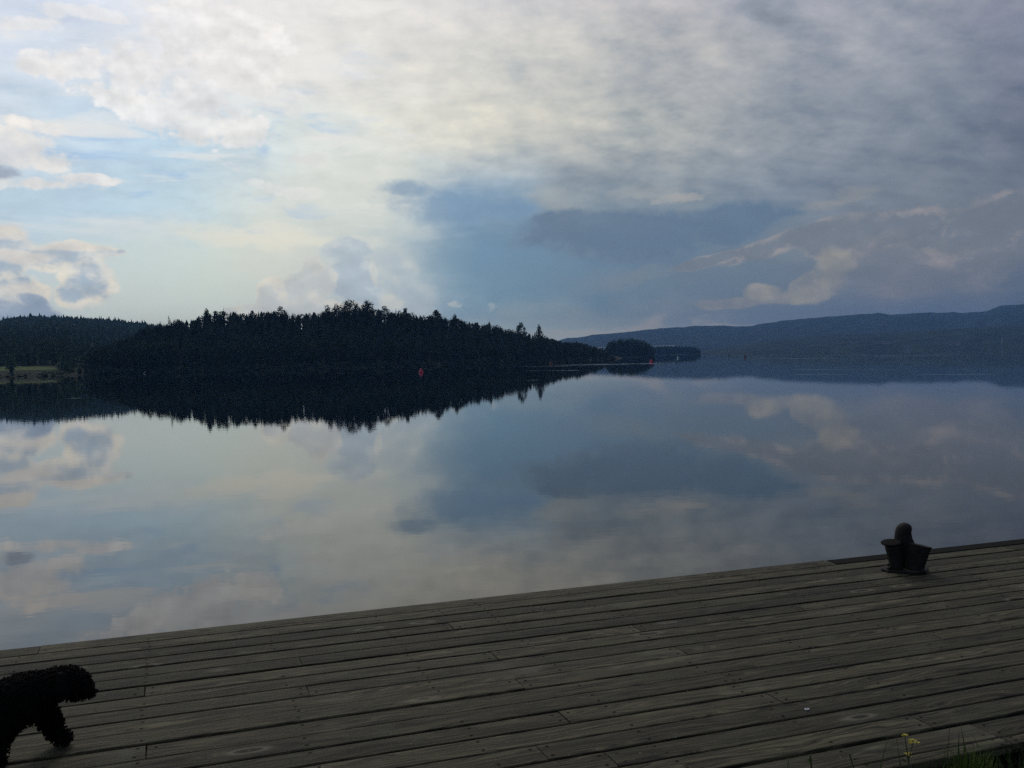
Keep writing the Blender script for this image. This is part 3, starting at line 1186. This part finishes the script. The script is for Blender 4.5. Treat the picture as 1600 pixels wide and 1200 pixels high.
JOINTS = [(226, 1083), (228, 1180), (815, 1071), (1435, 1125), (703, 977), (483, 1083), (965, 961), (995, 981), (690, 958), (1068, 1018), (885, 1124), (1135, 1058), (1212, 1092), (1462, 993), (960, 1190),
          (1240, 945), (1330, 868)]
rows = {}
for (a, bb) in JOINTS:
    p, q = pxpq(a, bb)
    k = int(math.floor((q_first - q) / PITCH_Q))
    if 0 <= k < 17:
        rows.setdefault(k, []).append(p)
rj = random.Random(11)
nail = MB()
JOIST0 = pxpq(226, 1083)[0]
JO = .62


def add_plank(p0, p1, qc, W, dz, tone_=None, T=.034):
    L = p1 - p0 - rj.uniform(.002, .006)
    me = plank_mesh(L, W, T, rj)
    o = link('plank', me, deck, ((p0 + p1) / 2, qc, dz))
    o.rotation_euler = (rj.uniform(-.006, .006), rj.uniform(-.0006, .0006), rj.uniform(-.0004, .0004))
    # nail heads over every joist
    k0 = math.ceil((p0 - JOIST0 - .02) / JO)
    j = JOIST0 + k0 * JO
    js = [p0 + .035, p1 - .035]
    while j < p1:
        if j - p0 > .15 and p1 - j > .15:
            js.append(j)
        j += JO
    for j in js:
        for s in (-1, 1):
            a, b2 = j + rj.uniform(-.008, .008), qc + s * W * .27 + rj.uniform(-.006, .006)
            rr3 = .0048
            if rj.random() < .25:
                continue
            nn = 6
            ring = [(a + rr3 * 1.7 * math.cos(t * math.pi / 3), b2 + rr3 * math.sin(t * math.pi / 3), dz + .0022) for t in range(nn)]
            nail.add(ring, [tuple(range(nn))])
    return o


for k in range(17):
    qc = q_first - (k + .5) * PITCH_Q
    js = sorted(rows.get(k, []))
    # continue the joints outwards at board lengths
    if not js:
        js = [rj.uniform(P1 - 8, P1 - 5)] if rj.random() < .5 else [rj.uniform(P0 + 1, P0 + 2.4)]
    while js[0] - P0 > 4.6:
        js.insert(0, js[0] - rj.choice((3.1, 3.72, 4.34)))
    while P1 - js[-1] > 4.6:
        js.append(js[-1] + rj.choice((3.72, 4.34, 4.96)) )
    pts = [P0 + rj.uniform(-.02, .02)] + js + [P1]
    W = PITCH_Q - rj.uniform(.010, .017)
    dz = rj.uniform(-.0025, .0025)
    for a, bb in zip(pts, pts[1:]):
        add_plank(a, bb, qc + rj.uniform(-.0012, .0012), W, dz + rj.uniform(-.0018, .0018))
# edge boards towards the water: pale thin ones on the left, dark raised beam on the right
pj = pxpq(1302, 880)[0]
e_left = pxpq(62, 1014)[0]
wq = q_edge - q_first
ps = [P0, e_left, e_left + 4.0, pj]
ps = [P0, e_left - 4.2, e_left, e_left + 4.1, pj]
for a, bb in zip(ps, ps[1:]):
    add_plank(a, bb, q_first + .006 + (wq - .006) / 2, wq - .010, .001)
wq2 = pxpq(1560, 846.5)[1] - q_first
for a, bb in ((pj + .01, pj + 4.8), (pj + 4.81, P1)):
    me = plank_mesh(bb - a - .004, wq2 - .012, .12, rj)
    me.materials.clear(); me.materials.append(M_beam)
    o = link('edge_beam', me, deck, ((a + bb) / 2, q_first + .006 + (wq2 - .006) / 2, .004))
# near boards beside the grass
for (q0, W) in ((q_last - .012, .142), (q_last - .16, .062)):
    js = [P0, pxpq(1530, 1137)[0] - 8.3, pxpq(1530, 1137)[0] - 4.2, pxpq(1530, 1137)[0], pxpq(1530, 1137)[0] + 4.3, P1]
    for a, bb in zip(js, js[1:]):
        add_plank(a, bb, q0 - W / 2, W, -.004)
q_near = q_last - .225
o = link('nail', nail.mesh('nails', M_nail), deck)
tag(o, kind='stuff')
# joists and bearers below
b = MB()
j = P0 + .1
while j < P1:
    b.box((j, (q_edge + q_near) / 2, -.034 - .006 - .07), (.05, q_edge - q_near - .08, .14))
    j += JO
o = link('joist', b.mesh('joists', M_beam), deck)
tag(o, kind='stuff')
b = MB(); b.box(((P0 + P1) / 2, q_edge - .12, -.32), (P1 - P0, .16, .26)); link('bearer', b.mesh('bearer', M_beam), deck)

# quay body under the deck and grass bank
b = MB()
b.box(((P0 + P1) / 2, q_edge - .25 - 1.6, -2.6), (P1 - P0 + 60, 3.2, 4.1))
qo = link('quay_wall', b.mesh('quay', M_stone), None, (0, 0, DECK_Z), (0, 0, DA))
tag(qo, 'stone quay wall below the deck', kind='structure')
vs, fs = [], []
nx, ny = 60, 30
for i in range(nx + 1):
    for k in range(ny + 1):
        p = -40 + 80 * i / nx
        q = q_near + .12 - (k / ny) ** 1.6 * 40
        z = DECK_Z - .13 + (mnoise.noise(Vector((p * .6, q * .6, 0))) * .03) - (.0 if k else .02) + min(.25, (q_near - q) * .02)
        v = wpos(p, q, z)
        vs.append(tuple(v))
for i in range(nx):
    for k in range(ny):
        a = i * (ny + 1) + k
        fs.append((a, a + 1, a + ny + 2, a + ny + 1))
go = link('grass_bank', mesh_of('bank', vs, fs, M_soil, True))
tag(go, 'dark earth bank where the deck ends', kind='structure')

# grass on the bank by the near corner
b = MB()
r3 = random.Random(3)
for i in range(9000):
    p = r3.uniform(.5, 5.0)
    q = q_near - .01 - r3.random() ** 1.4 * 1.0
    z = DECK_Z - .14
    h = r3.uniform(.06, .17) * (1.5 if r3.random() < .08 else 1)
    c = wpos(p, q, z)
    a = r3.uniform(0, 6.28)
    w = r3.uniform(.002, .005)
    ln = Vector((math.cos(a), math.sin(a), 0)) * h * r3.uniform(.1, .6)
    sd = Vector((-math.sin(a), math.cos(a), 0)) * w
    m1 = c + ln * .4 + Vector((0, 0, h * .6))
    tp = c + ln + Vector((0, 0, h))
    b.add([c - sd, c + sd, m1 + sd * .7, m1 - sd * .7, tp], [(0, 1, 2, 3), (3, 2, 4)])
tag(link('bank_grass', b.mesh('bank_grass', M_blade)), 'short dark grass on the bank below the deck edge', cat='grass', kind='stuff')


def foot(px, py):
    """point on the bank under a pixel"""
    v = on_plane(px, py, DECK_Z - .13)
    return v


def edge_foot(px, off):
    """point on the bank just outside the deck edge, below pixel column px"""
    lo, hi = 900.0, 1500.0
    for _ in range(40):
        m_ = (lo + hi) / 2
        v = on_plane(px, m_, DECK_Z - .13)
        if pq(v)[1] > q_near - off:
            lo = m_
        else:
            hi = m_
    return v


def weed(px_top, py_top, px_base, py_base, label, leaves=6, flower=False, thick=.0022, name='weed', leafsz=.02, branches=2):
    base = edge_foot(px_base, .05)
    dist = math.hypot(base.x, base.y)
    top = at_dist(px_top, py_top, dist)
    o = empty(name, base, 0)
    d = top - base
    r = random.Random(int(px_top * 7))
    thick *= 1.7
    mid_ = d * .5 + Vector((r.uniform(-.01, .01), r.uniform(-.01, .01), 0))
    b = MB(); b.tube([(0, 0, -.02), mid_, d], [thick, thick * .8, thick * .4], 5)
    tips = [d]
    for k in range(branches):
        s = mid_ + (d - mid_) * r.uniform(.1, .6)
        t = s + Vector((r.uniform(-.025, .025), r.uniform(-.02, .02), r.uniform(.02, .06)))
        b.tube([s, t], [thick * .6, thick * .3], 4)
        tips.append(t)
    link('stem', b.mesh('stem', M_stem), o)
    lm = MB()
    for k in range(leaves):
        s = d * r.uniform(.1, .9)
        a = r.uniform(0, 6.28)
        dv = Vector((math.cos(a), math.sin(a), r.uniform(.1, .8))).normalized() * leafsz * r.uniform(.7, 1.5)
        sd = Vector((-math.sin(a), math.cos(a), 0)) * leafsz * .25
        lm.add([s, s + dv * .5 + sd, s + dv, s + dv * .5 - sd], [(0, 1, 2, 3)])
    if leaves:
        link('foliage', lm.mesh('weed_leaves', M_blade), o)
    if flower:
        for t in tips:
            for k in range(4):
                c = t + Vector((r.uniform(-.012, .012), r.uniform(-.012, .012), r.uniform(-.012, .012)))
                fm = MB()
                for q in range(6):
                    a = q * math.pi / 3
                    dv = Vector((math.cos(a), math.sin(a), .5)) * .008
                    sd = Vector((-math.sin(a), math.cos(a), 0)) * .004
                    fm.add([c, c + dv * .6 + sd, c + dv, c + dv * .6 - sd], [(0, 1, 2, 3)])
                link('flower', fm.mesh('flower', M_yellow), o)
    tag(o, label, 'weed')


weed(1413, 1147, 1424, 1212, 'weed with small yellow flowers in front of the last plank', 7, True, .0022, 'flowering_weed', .022, 3)
weed(1266, 1180, 1272, 1222, 'short dark leafy weed left of the yellow flowers', 8, False, .004, 'weed', .03, 1)
weed(1328, 1178, 1350, 1226, 'leaning dark weed between the leafy one and the yellow flowers', 6, False, .003, 'weed', .02, 1)
weed(1232, 1187, 1228, 1230, 'brownish weed tip, leftmost at the bottom edge', 9, False, .002, 'weed', .014, 3)
weed(1484, 1134, 1488, 1200, 'thin upright stalk right of the yellow flowers', 0, False, .0014, 'grass_stalk', .01, 0)
weed(1400, 1146, 1421, 1190, 'fine dry stalk leaning left beside the yellow flowers', 0, False, .0012, 'grass_stalk', .01, 0)
# mossy tuft
c = edge_foot(1508, .03)
b = MB()
for i in range(420):
    a = r3.uniform(0, 6.28); rr4 = r3.random() ** .6 * .085
    s = Vector((math.cos(a) * rr4, math.sin(a) * rr4 * .5, -.01))
    h = r3.uniform(.13, .21) * (1 - rr4 * 3)
    tp = s + Vector((math.cos(a) * .03 + r3.uniform(-.02, .02), math.sin(a) * .03, h))
    sd = Vector((-math.sin(a), math.cos(a), 0)) * .003
    b.add([s - sd, s + sd, tp], [(0, 1, 2)])
mt = plain('moss_green_blades', (.10, .16, .015), .85)
o = link('grass_tuft', b.mesh('tuft', mt), None, c)
tag(o, 'bright green grass tuft at the deck corner, right of the yellow flowers', 'grass tuft')

# small shell-like scrap on the deck
c = on_plane(1261, 1110, DECK_Z)
b = MB()
n = 14
r0 = []
for q in range(n):
    a = q * 2 * math.pi / n
    r0.append((math.cos(a) * .011, math.sin(a) * .007))
b.rings([[(x, y, 0.0) for x, y in r0], [(x * 1.05, y * 1.05, .004) for x, y in r0], [(x * .7, y * .7, .005) for x, y in r0], [(x * .6, y * .6, .001) for x, y in r0]])
tag(link('shell', b.mesh('shell', M_white), None, (c.x, c.y, DECK_Z + .003), (0, 0, .3)), 'small white shell lying alone on the planks', 'shell')

# ------------------------------------------------------------------ mooring bollard
bc = on_plane(1418, 893, DECK_Z)
bo = empty('mooring_bollard', (bc.x, bc.y, DECK_Z + .004), -math.atan2(bc.x, bc.y))
tag(bo, 'black rusty iron mooring bollard with splayed posts near the deck edge', 'bollard')
U = 1 / 236.0        # metres per photograph pixel at the bollard


def lpx(px, py, y=0.0):
    """local point from an offset in photograph pixels"""
    return Vector(((px - 1418) * U, y, (893 - py) * U))


b = MB()
prof = [(-.165, -.03), (-.12, -.085), (.05, -.095), (.115, -.05), (.13, .07), (.09, .11), (-.10, .11), (-.15, .06)]
b.rings([[(x, y, 0) for x, y in prof], [(x, y, .012) for x, y in prof], [(x * .96, y * .96, .016) for x, y in prof]])
link('base_plate', b.mesh('base_plate', M_iron), bo)
bm_ = MB(); bm_.lathe([(.014, 0), (.014, .012), (.008, .016)], 6); bm_ = bm_.mesh('bolt', M_iron)
for sx_ in (-1, 1):
    for sy_ in (-1, 1):
        link('bolt', bm_, bo, (sx_ * .105 - .01, sy_ * .06, .016))


def slab(pts, y0, y1):
    """prism from an outline in photograph pixels, between two depths"""
    A = [lpx(x, y, y0) for x, y in pts]
    B = [lpx(x, y, y1) for x, y in pts]
    m = MB(); m.rings([A, B]); return m


def rough(rs, k=.0022):
    return [[v + mnoise.noise_vector(v * 26) * k for v in r_] for r_ in rs]


def flare(c0, c1, r0_, r1_, seg=18, steps=7, power=1.5):
    rs = []
    ax = (c1 - c0)
    q = ax.normalized().to_track_quat('Z', 'Y')
    for i in range(steps + 1):
        t = i / steps
        r = r0_ + (r1_ - r0_) * t ** power
        c = c0 + ax * t
        rs.append([c + q @ Vector((r * math.cos(2 * math.pi * k / seg), r * math.sin(2 * math.pi * k / seg), 0)) for k in range(seg)])
    return rs, q


# left post with its disc cap
c0, c1 = lpx(1402.5, 892, -.03), lpx(1396, 850.5, -.04)
rs, q = flare(c0, c1, .040, .050)
rs = rough(rs)
b = MB(); b.rings(rs); po = link('post', b.mesh('post', M_iron, True), bo)
b = MB()
axn = Vector((-.05, -.16, 1)).normalized()
b.lathe([(.045, 0), (.064, .003), (.066, .009), (.060, .013), (.03, .015)], 22, lpx(1394.5, 849, -.04), axn)
link('cap', b.mesh('cap', M_ironcap), po)
# right post: flaring outwards like a bucket, slanting rim
c0, c1 = lpx(1427.5, 892, -.01), lpx(1437, 854, -.01)
b = MB()
rs = []
for i in range(9):
    t = i / 8
    xl = 1414.5 + (1418 - 1414.5) * t
    xr = 1441 + (1453 - 1441) * t
    yl = 893 - (893 - 848) * t
    yr = 893 - (893 - 854.5) * t
    cen = (lpx(xl, yl) + lpx(xr, yr)) / 2
    hx = (lpx(xr, yr) - lpx(xl, yl)) / 2
    ry = .045 - .018 * t
    rs.append([cen + hx * math.cos(2 * math.pi * k / 20) + Vector((0, ry * math.sin(2 * math.pi * k / 20), 0)) for k in range(20)])
inner = [[c_ * .0 + (v - sum(r_, Vector()) / 20) * .86 + sum(r_, Vector()) / 20 for v in r_] for r_ in (rs[-1], rs[4]) for c_ in (Vector(),)]
rs = rough(rs)
b.rings(rs)
po = link('post', b.mesh('post', M_iron), bo)
b = MB()
rim_ = rs[-1]
cen = sum(rim_, Vector()) / 20
b.rings([[(v - cen) * 1.0 + cen + Vector((0, 0, -.008)) for v in rim_], [(v - cen) * 1.05 + cen + Vector((0, 0, -.004)) for v in rim_], [(v - cen) * 1.05 + cen + Vector((0, 0, .003)) for v in rim_]])
link('rim', b.mesh('rim', M_iron), po)
b = MB(); b.lathe([(.008, 0), (.008, .006)], 8, lpx(1434, 858.5, -.034), (0, -1, .2)); link('stud', b.mesh('stud', M_ironcap), po)
# tall rounded middle horn
out = [(1413, 893, 9, .045), (1413, 875, 8, .045), (1414.5, 862, 11, .05), (1414, 850, 15, .055), (1412, 842, 13.5, .055), (1412, 834, 12.3, .052), (1413.5, 828, 12.2, .05), (1414, 823, 10.2, .043), (1414, 820, 6.8, .03), (1414, 818.6, 2.5, .01)]
rs = []
for (x, y, hw, ry) in out:
    cen = lpx(x, y, .05)
    rs.append([cen + Vector((hw * U * math.cos(2 * math.pi * k / 16), ry * math.sin(2 * math.pi * k / 16), 0)) for k in range(16)])
rs = rough(rs)
b = MB(); b.rings(rs); link('horn', b.mesh('horn', M_iron, True), bo)

# ------------------------------------------------------------------ dog
M_fur = plain('black_fur', (.009, .008, .0075), .95, .4, 60, spec=.1)
M_nose = plain('dog_nose', (.008, .008, .008), .7, .2, 80, spec=.2)
M_eye = plain('dog_eye', (.01, .007, .005), .1, .2, 20)
K = 1 / 401.0
dc = on_plane(60, 1180, DECK_Z)
dog = empty('dog', (dc.x, dc.y, DECK_Z), -math.atan2(dc.x, dc.y) + R(-4))
tag(dog, 'small black curly haired dog walking onto the deck from the left', 'dog')


def dp(px, py, y=0.0):
    return Vector(((px - 60) * K, y, (1180 - py) * K))


# vertices: (position, radius, parent index)
DV = [
    (dp(-75, 1096), .080, -1),             # 0 pelvis
    (dp(-35, 1097), .084, 0),              # 1 loin
    (dp(5, 1095), .090, 1),                # 2 ribs
    (dp(44, 1083), .099, 2),               # 3 shoulders
    (dp(70, 1080), .074, 3),               # 4 neck
    (dp(93, 1074), .064, 4),               # 5 skull back
    (dp(115, 1073), .070, 5),              # 6 skull
    (dp(128, 1090), .038, 6),              # 7 muzzle root
    (dp(146, 1094), .024, 7),              # 8 muzzle tip
    (dp(62, 1108, .045), .056, 3),         # 9 far shoulder
    (dp(75, 1131, .05), .045, 9),          # 10 far elbow
    (dp(83, 1153, .05), .036, 10),         # 11 far wrist
    (dp(89, 1165, .05), .033, 11),         # 12 far paw root
    (dp(108, 1170, .05), .026, 12),        # 13 far toes
    (dp(22, 1116, -.045), .048, 3),        # 14 near shoulder
    (dp(8, 1142, -.055), .036, 14),        # 15 near elbow
    (dp(5, 1167, -.06), .036, 15),         # 16 near wrist
    (dp(4, 1181, -.06), .033, 16),        # 17 near paw
    (dp(15, 1184, -.06), .024, 17),
    (dp(-82, 1112, .05), .058, 0),         # 19 far thigh
    (dp(-68, 1132, .055), .042, 19),       # knee
    (dp(-92, 1150, .055), .028, 20),       # hock
    (dp(-88, 1172, .055), .027, 21),
    (dp(-74, 1176, .055), .022, 22),
    (dp(-88, 1112, -.05), .058, 0),        # 24 near thigh
    (dp(-90, 1136, -.055), .042, 24),
    (dp(-118, 1152, -.055), .028, 25),
    (dp(-118, 1174, -.055), .027, 26),
    (dp(-104, 1180, -.055), .022, 27),
    (dp(-100, 1072), .03, 0),              # 29 tail
    (dp(-118, 1052), .028, 29),
    (dp(-122, 1032), .024, 30),
]
me = bpy.data.meshes.new('dog_body')
me.from_pydata([v for v, r, p in DV], [(p, i) for i, (v, r, p) in enumerate(DV) if p >= 0], [])
body = link('body', me, dog)
me.skin_vertices.new() if hasattr(me.skin_vertices, 'new') and not me.skin_vertices else None
sk = body.modifiers.new('skin', 'SKIN')
sk.use_smooth_shade = True
if not me.skin_vertices:
    bpy.context.view_layer.objects.active = body
for i, (v, r, p) in enumerate(DV):
    d_ = me.skin_vertices[0].data[i]
    d_.radius = (r, r)
    d_.use_root = (i == 0)
body.modifiers.new('sub', 'SUBSURF').levels = 2
body.modifiers['sub'].render_levels = 2
tx = bpy.data.textures.new('curls', 'VORONOI')
tx.noise_scale = .028
dm = body.modifiers.new('curl', 'DISPLACE')
dm.texture = tx
dm.strength = .014
dm.mid_level = .6
me.materials.append(M_fur)
dg = bpy.context.evaluated_depsgraph_get()
dg.update()
ev = body.evaluated_get(dg)
em = bpy.data.meshes.new_from_object(ev, depsgraph=dg)
body.modifiers.clear()
body.data = em
em.name = 'dog_body'
if not em.materials:
    em.materials.append(M_fur)
# curls: little hooked tufts growing from the skin
r5 = random.Random(9)
polys = [p for p in em.polygons]
areas = []
acc = 0
for p in polys:
    acc += p.area
    areas.append(acc)
import bisect
b = MB()
for i in range(9000):
    p = polys[min(len(polys) - 1, bisect.bisect(areas, r5.random() * acc))]
    vv = [em.vertices[k].co for k in p.vertices]
    t1, t2 = r5.random(), r5.random()
    c = vv[0].lerp(vv[1], t1).lerp(vv[-1].lerp(vv[2 if len(vv) > 2 else 0], t1), t2)
    if c.z < .008:
        continue
    nrm = p.normal
    if c.x > dp(140, 0).x and c.z > dp(0, 1098).z and c.z < dp(0, 1084).z:
        continue
    t = Vector((r5.gauss(0, 1), r5.gauss(0, 1), r5.gauss(0, 1) - .6)).cross(nrm).normalized()
    sc = .6 if c.x > .17 and c.z < .26 else 1.0
    L = r5.uniform(.007, .019) * sc
    w = nrm.cross(t).normalized() * r5.uniform(.0022, .004)
    a1 = c - nrm * .002
    a2 = c + nrm * L * .8 + t * L * .25
    a3 = c + nrm * L * .75 + t * L * .9
    b.add([a1 - w, a1 + w, a2 + w, a2 - w, a3], [(0, 1, 2, 3), (3, 2, 4)])
link('curly_coat', b.mesh('curly_coat', M_fur), dog)
# head details
tipv = max((v.co for v in em.vertices if dp(0, 1100).z < v.co.z < dp(0, 1082).z), key=lambda c_: c_.x)
b = MB(); b.lathe([(.002, -.008), (.010, -.004), (.011, .002), (.006, .008), (.001, .010)], 12, tipv + Vector((-.001, 0, .003)), (1, 0, .1)); link('nose', b.mesh('nose', M_nose, True), dog)
for s in (-1, 1):
    b = MB(); b.lathe([(.001, -.008), (.006, -.005), (.008, 0), (.006, .005), (.001, .008)], 12, dp(125, 1070, s * .034), (.7, s * .7, .1)); link('eye', b.mesh('eye', M_eye, True), dog)
    # hanging ear
    pts = [dp(98, 1052, s * .044), dp(96, 1068, s * .058), dp(97, 1077, s * .062), dp(98, 1086, s * .060), dp(99, 1091, s * .066)]
    b = MB()
    rs = []
    for k, pt in enumerate(pts):
        rx_, ry_ = ((.018, .01), (.028, .014), (.034, .016), (.028, .013), (.01, .006))[k]
        rs.append([pt + Vector((rx_ * math.cos(q * math.pi / 6), ry_ * math.sin(q * math.pi / 6), 0)) + Vector((r5.uniform(-.002, .002), r5.uniform(-.002, .002), r5.uniform(-.004, .004))) for q in range(12)])
    b.rings(rs)
    link('ear', b.mesh('ear', M_fur), dog)

# ------------------------------------------------------------------ haze
b = MB()
HB = 6400
b.box((0, 0, 129), (2 * HB, 2 * HB, 262))
M_haze = bpy.data.materials.new('haze')
M_haze.use_nodes = True
hn_ = M_haze.node_tree
hn_.nodes.clear()
pv = hn_.nodes.new('ShaderNodeVolumePrincipled')
pv.inputs['Color'].default_value = (.21, .45, .88, 1)
pv.inputs['Density'].default_value = 1.3e-4
pv.inputs['Anisotropy'].default_value = 0.0
ho = hn_.nodes.new('ShaderNodeOutputMaterial')
hn_.links.new(pv.outputs[0], ho.inputs['Volume'])
o = link('haze', b.mesh('haze', M_haze))
tag(o, kind='stuff', label='thin blue haze over the lake')
